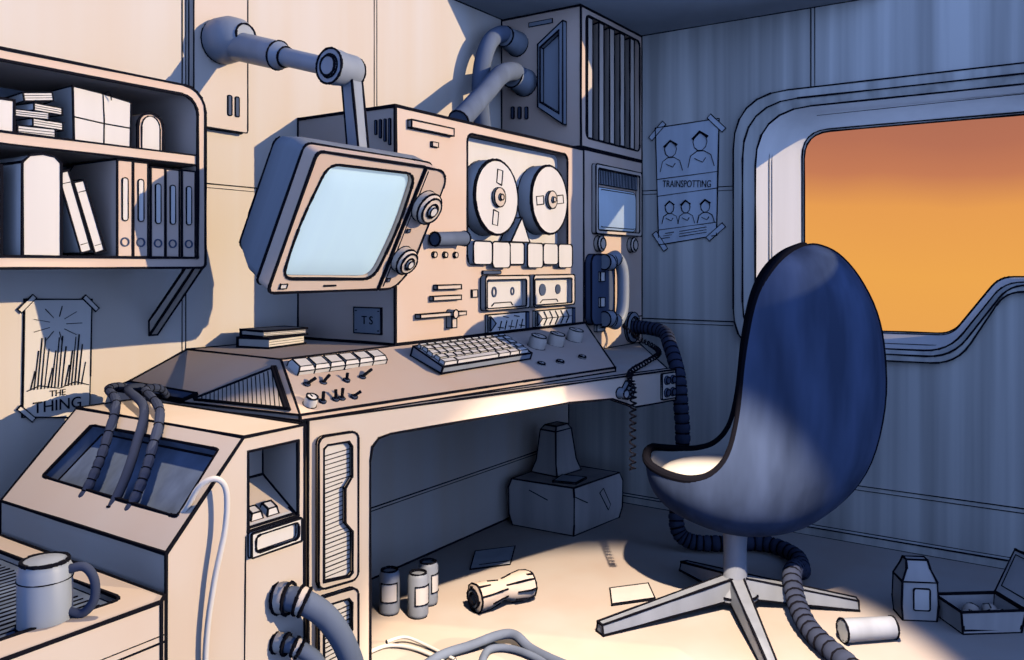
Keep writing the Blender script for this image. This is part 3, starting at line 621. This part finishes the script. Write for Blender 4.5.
# ================================================================== RIBBED FLOOR HOSE
def ribbed(path, r, n, pitch=3, seg=12):
    P = spline(path, n); m = MB(); m.tube(P, [r*(1.0 if i % pitch else .80) for i in range(len(P))], seg)
    for i in range(0, len(P)-1, pitch):
        tn = (P[min(i+1, len(P)-1)]-P[max(i-1, 0)]).normalized(); u = tn.orthogonal().normalized(); v = tn.cross(u)
        m.loopstroke([P[i]+(u*math.cos(2*PI*k/10)+v*math.sin(2*PI*k/10))*r*.86 for k in range(10)], r*.13)
    return m
hp = [(3.575, KY-.012, .86), (3.575, 1.66, .86), (3.53, 1.555, .845), (3.40, 1.47, .80), (3.29, 1.39, .71), (3.255, 1.36, .58), (3.25, 1.35, .42), (3.225, 1.36, .22), (3.195, 1.35, .09), (3.205, 1.30, .042), (3.26, 1.195, .036), (3.36, 1.05, .036), (3.29, .91, .036), (3.13, .84, .04), (2.98, .815, .10), (2.86, .80, .115), (2.75, .755, .07), (2.64, .684, .038), (2.50, .565, .036), (2.33, .40, .036)]
m = ribbed(hp, .032, 12, 3)
tag(m.build('ribbed_hose', RUBBER, ink=0, loc=(3.2, 1.3, 0)), 'long black ribbed hose running from the rack down to the floor past the chair', 'hose')

# ================================================================== TERMINAL CABINET (near left)
t = cab = thing('terminal_cabinet', 'cream terminal cabinet with a sloping dark panel, near the picture corner', 'cabinet', (1.06, 1.65, 0))
X0, XS, X1, Y0, Y1, ZF, ZT = .90, 1.068, 1.222, 1.35, 1.95, .636, .815
sl = Vector((XS-X0, 0, ZT-ZF)); sn = Vector((-(ZT-ZF), 0, XS-X0)).normalized()
onS = lambda pts, off=0: [Vector((X0, 0, ZF))+sl*b+Vector((0, a, 0))+sn*off for a, b in pts]
hole = roundpoly([(1.385, .27), (1.395, .86), (1.845, .86), (1.875, .30)], .02, 4)
niche = [(1.078, .628), (1.205, .628), (1.205, .785), (1.078, .785)]
m = MB(); m.holed(onS([(Y0, 0), (Y0, 1), (Y1, 1), (Y1, 0)]), [onS(hole)]); m.recess(onS(hole), sn*-.035, 1)
m.holed(onY([(X0, 0), (X1, 0), (X1, ZT), (XS, ZT), (X0, ZF)], Y0), [onY(niche, Y0)])
bk2 = [(1.10, .70), (1.205, .70), (1.205, .77), (1.10, .77)]
m.loft([onY(niche, Y0), onY(bk2, Y0+.11)], 0, False, True)
m.face([(X0, Y0, 0), (X0, Y1, 0), (X0, Y1, ZF), (X0, Y0, ZF)]); m.face([(XS, Y0, ZT), (X1, Y0, ZT), (X1, Y1, ZT), (XS, Y1, ZT)]); m.face([(X1, Y0, 0), (X1, Y1, 0), (X1, Y1, ZT), (X1, Y0, ZT)]); m.face(onY([(X0, 0), (X1, 0), (X1, ZT), (XS, ZT), (X0, ZF)], Y1))
bmesh.ops.remove_doubles(m.bm, verts=m.bm.verts, dist=.0004)
m.stroke([(1.072, Y0-.001, .62), (1.065, Y0-.001, .02)], .0015)
m.build('body', [SAND, PANELBLUE], t, ink=.0032)
m = MB(); m.prism([(1.082, Y0+.006, .630), (1.200, Y0+.006, .630), (1.200, Y0+.08, .662), (1.098, Y0+.08, .662)], (0, 0, .004)); kp = m.build('keypad', WHITE, t, ink=.002)
for x in (1.115, 1.155):
    m = MB(); m.loft([[(x-.015, Y0+.018, .639), (x+.015, Y0+.018, .639), (x+.015, Y0+.042, .650), (x-.015, Y0+.042, .650)], [(x-.011, Y0+.02, .654), (x+.011, Y0+.02, .654), (x+.011, Y0+.038, .663), (x-.011, Y0+.038, .663)]]); m.build('key', WHITE, kp, ink=.0018)
m = MB(); m.ring(onY(rrect(1.078, 1.206, .578, .626, .004, 3), Y0-.001), onY(rrect(1.088, 1.198, .585, .619, .010, 3), Y0-.001), (0, -.01, 0)); m.face(onY(rrect(1.086, 1.20, .583, .621, .01, 3), Y0-.002)); m.build('card_slot', WHITE, t, ink=.0024)
for pts, r in (([(1.155, Y0+.002, .474), (1.162, 1.335, .474), (1.178, 1.30, .468), (1.215, 1.275, .43), (1.255, 1.262, .36), (1.285, 1.262, .27), (1.30, 1.265, .12), (1.30, 1.27, .0)], .025), ([(1.150, Y0+.002, .385), (1.156, 1.335, .384), (1.17, 1.305, .376), (1.20, 1.285, .34), (1.225, 1.28, .26), (1.235, 1.28, .0)], .016)):
    P = spline(pts, 7); m = MB(); m.tube(P, r, 14); pp = m.build('pipe', HOSEGREY, t, ink=.003)
    m = MB(); m.tube(P[:9], r*1.25, 14); m.tube(P[12:15], r*1.15, 14); m.build('collar', SAND, pp, ink=.0034)
# ribbed cables from the deck down onto the sloping panel, and the thin cord
for i, (s0, e0, r, lab) in enumerate((((1.280, 2.065), (.925, 1.70), .0105, 'ribbed cable farthest from the camera of three on the sloping cabinet panel'), ((1.300, 2.015), (.925, 1.592), .011, 'middle cable of the three draped onto the sloping cabinet panel'), ((1.315, 1.965), (.925, 1.535), .0105, 'ribbed cable closest to the desk post of three on the sloping cabinet panel'))):
    sp = [(s0[0]-.004, s0[1], .812), (s0[0]-.045, s0[1]-.03, .838), (s0[0]-.12, s0[1]-.09, .846), (1.075, e0[1]+.10, .838), (1.01, e0[1]+.03, .770), (.972, e0[1]+.005, .718), (.942, e0[1], .668)]
    m = ribbed(sp, r, 8, 3, 10) if i != 1 else MB().tube(spline(sp, 6), r*.9, 14)
    tag(m.build('ribbed_cable' if i != 1 else 'smooth_cable', RUBBER, ink=0 if i != 1 else .002, loc=(1.1, e0[1], .8)), lab, 'cable', 'cables from the deck to the cabinet')
m = MB(); m.tube(spline([(.958, 1.405, .672), (.957, 1.372, .70), (.965, 1.345, .742), (.985, 1.325, .755), (1.003, 1.318, .73), (1.004, 1.322, .66), (.985, 1.33, .56), (.972, 1.335, .45), (.975, 1.338, .33), (.985, 1.338, .02)], 7), .0055, 12)
tag(m.build('hanging_cord', WHITE, ink=.0012, loc=(.98, 1.34, .02)), 'thin pale cord looping out of the sloping panel and hanging down the cabinet side', 'cord')

# ================================================================== SIDE TABLE AND MUG
t = thing('side_table', 'low cream side counter with a sunken dark tray, holding the mug', 'counter', (.5, 1.6, 0))
TX0, TX1, TY0, TY1, TZ = -.1, .885, 1.312, 1.95, .570
tr = roundpoly([(.30, 1.392), (.835, 1.378), (.835, 1.86), (.30, 1.86)], .02, 4)
m = MB(); m.holed([(TX0, TY0, TZ), (TX1-.02, TY0, TZ), (TX1, TY0+.02, TZ), (TX1, TY1, TZ), (TX0, TY1, TZ)], [onZ(tr, TZ)]); m.recess(onZ(tr, TZ), (0, 0, -.016), 0)
m.loft([[(TX0, TY0, z), (TX1-.02, TY0, z), (TX1, TY0+.02, z), (TX1, TY1, z), (TX0, TY1, z)] for z in (TZ, 0)], 0, False, True)
bmesh.ops.remove_doubles(m.bm, verts=m.bm.verts, dist=.0004)
m.stroke([(.2, TY0-.001, .500), (.87, TY0-.001, .500)], .002).stroke([(.2, TY0-.001, .512), (.87, TY0-.001, .512)], .0012)
m.build('body', SAND, t, ink=.0032)
m = MB(); m.prism(onZ([(.301, 1.394), (.833, 1.381), (.833, 1.858), (.301, 1.858)], TZ-.0155), (0, 0, .002))
for k in range(26):
    y = 1.40+.0175*k; m.stroke([(.56, y, TZ-.0125), (.815, y, TZ-.0125)], .0016)
m.build('ribbed_tray', PANELBLUE, t, ink=.001)
mg = thing('mug', 'pale steel mug with a dark loop handle standing on the side counter', 'mug', (.718, 1.408, TZ-.0125))
z0 = TZ-.0125
m = MB(); m.lathe([(.038, 0), (.041, .004), (.041, .095), (.035, .108), (.018, .113), (.0, .114)], (.718, 1.408, z0), (0, 0, 1), 28); m.stroke([(.718+.0415*math.cos(k*PI/14), 1.408+.0415*math.sin(k*PI/14), z0+.080) for k in range(29)], .0012); m.build('body', STEEL, mg, ink=.003)
m = MB(); rv = Vector((.62, -.78, 0)); c0 = Vector((.718, 1.408, z0)); m.tube(spline([c0+rv*.036+Vector((0, 0, .092)), c0+rv*.062+Vector((0, 0, .096)), c0+rv*.078+Vector((0, 0, .075)), c0+rv*.078+Vector((0, 0, .042)), c0+rv*.06+Vector((0, 0, .02)), c0+rv*.037+Vector((0, 0, .024))], 6), .0075, 14); m.build('handle', RUBBER, mg, ink=.001)

# ================================================================== EGG CHAIR
ch = thing('egg_chair', 'navy egg-shaped swivel chair with a cream seat on a star base', 'chair')
C_ = [(.297, .500), (.288, .42), (.255, .355), (.186, .302), (.05, .256), (-.085, .249), (-.22, .286), (-.345, .385), (-.425, .51), (-.466, .69), (-.466, .86), (-.442, .995), (-.388, 1.11), (-.325, 1.185), (-.262, 1.215), (-.222, 1.212)]
R_ = [(.295, .503), (.287, .498), (.262, .486), (.205, .474), (.135, .472), (.07, .495), (.018, .56), (-.012, .68), (-.030, .85), (-.045, .95), (-.062, 1.03), (-.088, 1.10), (-.125, 1.155), (-.165, 1.190), (-.20, 1.207), (-.220, 1.211)]
Wd = [.02, .11, .165, .215, .245, .255, .258, .258, .258, .255, .25, .238, .208, .155, .09, .02]
def up_(L, n=4): return [tuple(p) for p in spline([(a, b, 0) for a, b in L], n)]
Cs, Rs = up_(C_), up_(R_); Ws = [p[0] for p in spline([(w_, 0, 0) for w_ in Wd], 4)]
NV = 18
def shell(inset):
    rows = []
    for (c, r, w_) in zip(Cs, Rs, Ws):
        c = Vector((c[0], 0, c[1])); r = Vector((r[0], 0, r[1])); d = (r-c); L = d.length
        c2 = c+d*(min(inset/max(L, 1e-4), .8)); w2 = max(w_-inset, .004)
        row = []
        for k in range(NV+1):
            th = -PI/2+PI*k/NV; p = c2+(r-c2)*(1-math.cos(th)); row.append(Vector((p.x, w2*math.sin(th), p.z)))
        rows.append(row)
    return rows
so_, si_ = shell(0), shell(.028)
m = MB(); m.loft(so_, 0, False, False, close=False); shl = m.build('shell', NAVY, ch, ink=0)
m = MB(); m.loft(si_, 0, False, False, close=False); m.build('liner', LINER, ch, ink=0)
m = MB(); rim = [(r0[0]+r1[0])/2 for r0, r1 in zip(so_, si_)]; rim2 = [(r0[-1]+r1[-1])/2 for r0, r1 in zip(so_, si_)]
m.tube(rim+rim2[::-1]+[rim[0]], .0145, 10); m.build('piping', INK, ch, ink=0)
m = MB(); m.tube([r[NV//2] for r in so_], .006, 8); m.build('seam', INK, ch, ink=0)
m = MB(); m.ell((.03, 0, .435), (.225, .215, .055), 24, 12); m.build('seat_cushion', LINER, ch, ink=0)
m = MB(); m.lathe([(.075, .03), (.075, .045), (.045, .075), (.040, .09), (.038, .20), (.042, .262), (0, .262)], (0, 0, 0), (0, 0, 1), 22); m.build('column', STEEL, ch, ink=.0034)
ROT = math.radians(109.2)
for ang, L in ((149, .53), (211, .50), (299, .40), (52, .34)):
    a = math.radians(ang)-ROT; u = Vector((math.cos(a), math.sin(a), 0)); v = Vector((-u.y, u.x, 0)); Zv = Vector((0, 0, 1)); m = MB()
    m.loft([[u*.03-v*.03+Zv*.035, u*.03+v*.03+Zv*.035, u*.03+v*.022+Zv*.10, u*.03-v*.022+Zv*.10], [u*L-v*.02+Zv*.004, u*L+v*.02+Zv*.004, u*L+v*.014+Zv*.034, u*L-v*.014+Zv*.034]]); m.build('leg', STEEL, ch, ink=.0036)
ch.location = (2.784, .968, 0); ch.rotation_euler = (0, 0, ROT)

# ================================================================== THINGS ON THE FLOOR UNDER THE DESK
t = thing('carton', 'battered cardboard carton on the floor in the corner under the desk', 'box', (3.27, 1.93, 0))
m = MB(); b0 = [(3.085, 2.09), (3.10, 1.775), (3.46, 1.735), (3.47, 2.08)]
m.loft([[(x, y, z) for x, y in [(3.275+(p-3.275)*k, 1.92+(q-1.92)*k) for p, q in b0]] for z, k in ((0.001, .96), (.05, 1.02), (.17, 1.03), (.205, .97))]); m.stroke([(3.10, 1.77, .17), (3.18, 1.755, .13)], .003).stroke([(3.086, 1.99, .17), (3.09, 1.90, .14)], .003); m.stroke([(3.28, 1.748, .15), (3.35, 1.742, .06), (3.37, 1.742, .08), (3.31, 1.746, .165), (3.28, 1.748, .15)], .0022); m.build('body', CARD, t, ink=.0036, angle=50)
m = MB(); m.prism(onZ([(3.135, 1.90), (3.16, 1.80), (3.27, 1.81), (3.25, 1.92)], .207), (0, 0, .006)); tag(m.build('note_pad', BLUEPAPER, ink=.003, loc=(3.2, 1.86, .207)), 'small pad lying on top of the cardboard carton', 'notepad')
t = thing('waste_bucket', 'small tapered square bucket upside down on the cardboard carton', 'bucket', (3.32, 1.99, .207))
m = MB(); m.loft([onZ([(3.22, 1.93), (3.40, 1.91), (3.42, 2.06), (3.24, 2.08)], .207), onZ([(3.235, 1.945), (3.385, 1.928), (3.405, 2.045), (3.255, 2.062)], .26), onZ([(3.25, 1.955), (3.37, 1.945), (3.385, 2.03), (3.265, 2.045)], .40), onZ([(3.27, 1.965), (3.36, 1.96), (3.37, 2.02), (3.28, 2.03)], .42)]); m.build('body', CARD, t, ink=.0034, angle=25)
def make_can():
    r = thing('drink_can', '', 'can', (0, 0, 0), 'upright cans by the desk post')
    m = MB(); m.lathe([(.028, 0), (.033, .006), (.034, .012), (.034, .128), (.029, .140), (.027, .142), (.025, .137), (0, .137)], (0, 0, 0), (0, 0, 1), 20); m.build('body', STEEL, r, ink=.0028)
    m = MB(); m.loft([[(.0345*math.cos(a), .0345*math.sin(a), z) for a in [math.radians(k) for k in range(200, 300, 12)]] for z in (.045, .105)], 0, False, False, close=False); m.build('label_patch', WHITE, r, ink=.0022)
    return r
cn = make_can()
for i, (x, y, a, lab) in enumerate(((2.085, 1.895, -.5, 'can standing closest to the desk post of the three upright cans'), (2.118, 1.800, .1, 'brightest of the three upright cans, in front of the other two'), (2.215, 1.838, .7, 'upright can on the side toward the crumpled can'))):
    o = cn if i == 0 else copy_tree(cn); o.location = (x, y, .001); o.rotation_euler = (0, 0, a); o['label'] = lab
t = thing('crumpled_can', 'crumpled can lying on its side on the sunlit floor under the desk edge', 'can', (2.335, 1.62, 0))
ax = Vector((2.455-2.235, 1.575-1.66, 0)); L = ax.length; ax.normalize(); sd = Vector((-ax.y, ax.x, 0)); rings = []
for k, (d, r, o_) in enumerate(((0, .036, 0), (.006, .047, 0), (.05, .046, .004), (.09, .038, .012), (.115, .034, .014), (.15, .043, .004), (.20, .049, 0), (.225, .045, 0), (.232, .034, 0))):
    rings.append([Vector((2.235, 1.66, .05+(o_*.3)))+ax*d+sd*(r*math.cos(q*PI/9)*(1+.06*math.sin(3*q+k)))+Vector((0, 0, r*math.sin(q*PI/9)*(1+.05*math.cos(2*q+k)))) for q in range(18)])
m = MB(); m.loft(rings); m.build('body', SAND, t, ink=.003, angle=30)
m = MB(); p = Vector((2.235, 1.66, .05))-ax*.001; m.lathe([(.031, 0), (.031, .003), (.02, .004), (.018, .001), (0, .001)], p+ax*.002, -ax, 18); m.build('lid', GREY, t, ink=.0026)
m = MB(); m.prism(onZ([(2.717, 2.01), (2.857, 1.912), (2.675, 1.813), (2.546, 1.908)], .001), (0, 0, .003)); m.stroke([(2.60, 1.905, .005), (2.70, 1.835, .005)], .002); tag(m.build('paper_sheet', BLUEPAPER, ink=.0022, loc=(2.7, 1.9, .001)), 'sheet of paper lying in the shade under the desk', 'paper')
m = MB(); m.prism(onZ([(2.667, 1.38), (2.785, 1.288), (2.673, 1.211), (2.545, 1.31)], .001), (0, 0, .006)); tag(m.build('paper_card', WHITE, ink=.003, loc=(2.67, 1.3, .001)), 'white card lying on the sunlit floor beside the chair base', 'card')
# hoses near the bottom edge
m = MB(); m.tube(spline([(1.78, 1.53, .016), (1.91, 1.54, .016), (2.01, 1.50, .02), (2.09, 1.46, .03), (2.12, 1.42, .03), (2.095, 1.35, .018), (2.075, 1.27, .016), (2.06, 1.18, .016), (2.04, 1.08, .016)], 8), .0145, 12)
tag(m.build('floor_hose', HOSEGREY, ink=0, loc=(2.1, 1.4, 0)), 'smooth blue-grey hose arching over the floor at the bottom of the picture', 'hose')
m = MB(); m.tube(spline([(1.86, 1.36, .012), (1.95, 1.42, .012), (2.03, 1.45, .012), (2.07, 1.40, .012), (2.06, 1.30, .012), (2.0, 1.18, .012)], 8), .0115, 12)
tag(m.build('floor_hose', HOSEGREY, ink=0, loc=(2.05, 1.35, 0)), 'thinner blue-grey hose passing beneath the arching hose on the floor', 'hose')
m = MB(); m.tube(spline([(1.82, 1.74, .008), (1.885, 1.725, .008), (1.915, 1.66, .008), (1.91, 1.56, .008), (1.88, 1.46, .008)], 8), .006, 12); m.tube(spline([(1.885, 1.725, .02), (1.94, 1.70, .02), (1.95, 1.62, .01), (1.93, 1.50, .008)], 8), .005, 12)
tag(m.build('thin_cord', WHITE, ink=.001, loc=(1.9, 1.6, 0)), 'thin pale double cord lying on the floor next to the desk post', 'cord')

# ================================================================== THINGS ON THE FLOOR AT THE RIGHT
t = thing('paper_lunch_bag', 'folded-top paper bag standing on the floor by the right wall', 'bag')
m = MB(); fl2 = lambda k, z, kd=1: [(-.055*k, -.042*kd, z), (.055*k, -.042*kd, z), (.055*k, .042*kd, z), (-.055*k, .042*kd, z)]
m.loft([fl2(.95, 0), fl2(1.03, .05, 1.05), fl2(.98, .125), fl2(.66, .165, .7), fl2(.6, .188, .35)]); m.stroke([(-.05, -.044, .125), (.05, -.044, .125)], .003); m.build('body', CARD, t, ink=.0035, angle=18)
m = MB(); m.prism(onY(rrect(-.02, .03, .035, .105, .006, 3), -.046), (0, .003, 0)); m.build('label_patch', WHITE, t, ink=.0024)
t.location = (3.03, .450, .001); t.rotation_euler = (0, 0, math.radians(-62))
t = thing('takeout_box', 'open takeout box with its lid tipped back on the floor at the right', 'box')
m = MB(); a, b = .105, .075
m.loft([onZ([(-a*.9, -b*.9), (a*.9, -b*.9), (a*.9, b*.9), (-a*.9, b*.9)], 0), onZ([(-a, -b), (a, -b), (a, b), (-a, b)], .072)], 0, True, False); m.loft([onZ([(-a, -b), (a, -b), (a, b), (-a, b)], .072), onZ([(-a*.95, -b*.94), (a*.95, -b*.94), (a*.95, b*.94), (-a*.95, b*.94)], .070), onZ([(-a*.88, -b*.88), (a*.88, -b*.88), (a*.88, b*.88), (-a*.88, b*.88)], .012)], 0, False, True); m.build('tray', CARD, t, ink=.0034)
m = MB(); m.loft([[(a*(1), -b, .074), (a*1, b, .074), (a+.01, b, .075), (a+.01, -b, .075)], [(a+.07, -b*1.02, .21), (a+.07, b*1.02, .21), (a+.095, b*1.02, .20), (a+.095, -b*1.02, .20)]])
m.loopstroke([(a+.012, -b*.8, .098), (a+.012, b*.8, .098), (a+.061, b*.82, .198), (a+.061, -b*.82, .198)], .0026); m.build('lid', CARD, t, ink=.0034)
TB = Matrix.Translation((3.07, .27, .001)) @ Matrix.Rotation(math.radians(-52), 4, 'Z'); t.matrix_world = TB
for i, (x, y) in enumerate(((-.05, -.02), (-.01, .025), (.02, -.03), (.05, .02), (.06, -.025))):
    m = MB(); m.ell((0, 0, .022), (.026, .022, .022), 12, 8); m.stroke([(-.018, -.01, .037), (0, -.004, .045), (.016, -.009, .038)], .002)
    o = m.build('food_morsel', SAND, ink=0); o.location = TB @ Vector((x, y, .0125)); o.rotation_euler = (0, 0, i*1.3); tag(o, 'small rounded food morsel left inside the open takeout box', 'food', 'food morsels in the takeout box')
t = thing('tumbler', 'cloudy tumbler lying on its side on the floor between hose and bag', 'tumbler', (2.74, .535, 0))
p0, p1 = Vector((2.690, .600, .037)), Vector((2.80, .478, .037)); L = (p1-p0).length
m = MB(); m.lathe([(.026, .0), (.036, .0), (.036, .008), (.033, L), (.0, L), (0, L-.004), (.029, L-.004), (.030, .003)], p0, p1-p0, 22); m.build('body', GLASSY, t, ink=.003)
m = MB(); m.lathe([(.0285, .0), (.029, L*.35), (0, L*.36)], p0+(p1-p0).normalized()*L*.52, p1-p0, 18); m.build('dregs', DARK, t, ink=0)

# ================================================================== POSTER ON THE RIGHT WALL
t = thing('film_poster', 'taped blue-grey poster with scribbled figures on the right wall beside the window', 'poster', (XB-.004, 1.51, 1.53))
m = MB(); px = XB-.004
m.prism(onX([(1.672, 1.80), (1.36, 1.815), (1.372, 1.285), (1.655, 1.245)], px), (.003, 0, 0))
px = XB-.0055
def S(*q, r=.0022): m.stroke([(px, a, b) for a, b in q], r)
S((1.665, 1.555), (1.367, 1.575), r=.0022); S((1.663, 1.475), (1.368, 1.50), r=.0022); S((1.658, 1.315), (1.372, 1.345), r=.002)
def bust(y, z, k):
    S((y+.045*k, z-.06*k), (y+.035*k, z-.02*k), (y+.012*k, z-.005*k), (y-.015*k, z-.005*k), (y-.04*k, z-.02*k), (y-.052*k, z-.06*k)); S(*[(y+.026*k*math.cos(a), z+.028*k+.032*k*math.sin(a)) for a in [j*PI/5 for j in range(11)]], r=.0024); S((y-.026*k, z+.045*k), (y, z+.064*k), (y+.026*k, z+.04*k), r=.006*k); S((y+.02*k, z-.03*k), (y-.01*k, z-.045*k), (y-.02*k, z-.03*k))
bust(1.595, 1.66, 1.15); bust(1.45, 1.68, 1.3)
for y in (1.60, 1.52, 1.425): bust(y, 1.395, .85)
for k in range(3): S((1.64-.01*k, 1.275+.012*k), (1.60-.01*k, 1.28+.012*k)); S((1.55, 1.283+.012*k), (1.42, 1.30+.012*k))
m.build('sheet', BLUEPAPER, t, ink=.0028)
for (y, z, a) in ((1.662, 1.785, 45), (1.372, 1.795, -45), (1.375, 1.30, 40), (1.648, 1.262, -55)):
    c, s_ = math.cos(math.radians(a)), math.sin(math.radians(a)); m = MB(); m.prism(onX([(y-(c*u-s_*v), z+s_*u+c*v) for u, v in ((-.05, -.012), (.05, -.012), (.05, .012), (-.05, .012))], XB-.0062), (.001, 0, 0)); m.build('tape', BLUEPAPER, t, ink=.002)
lettering('TRAINSPOTTING', .046, Matrix.Translation((px-.001, 1.515, 1.525)) @ Matrix.Rotation(math.radians(3), 4, 'X') @ Matrix.Rotation(-PI/2, 4, 'Z') @ RX, 'lettering', t, squash=.68)
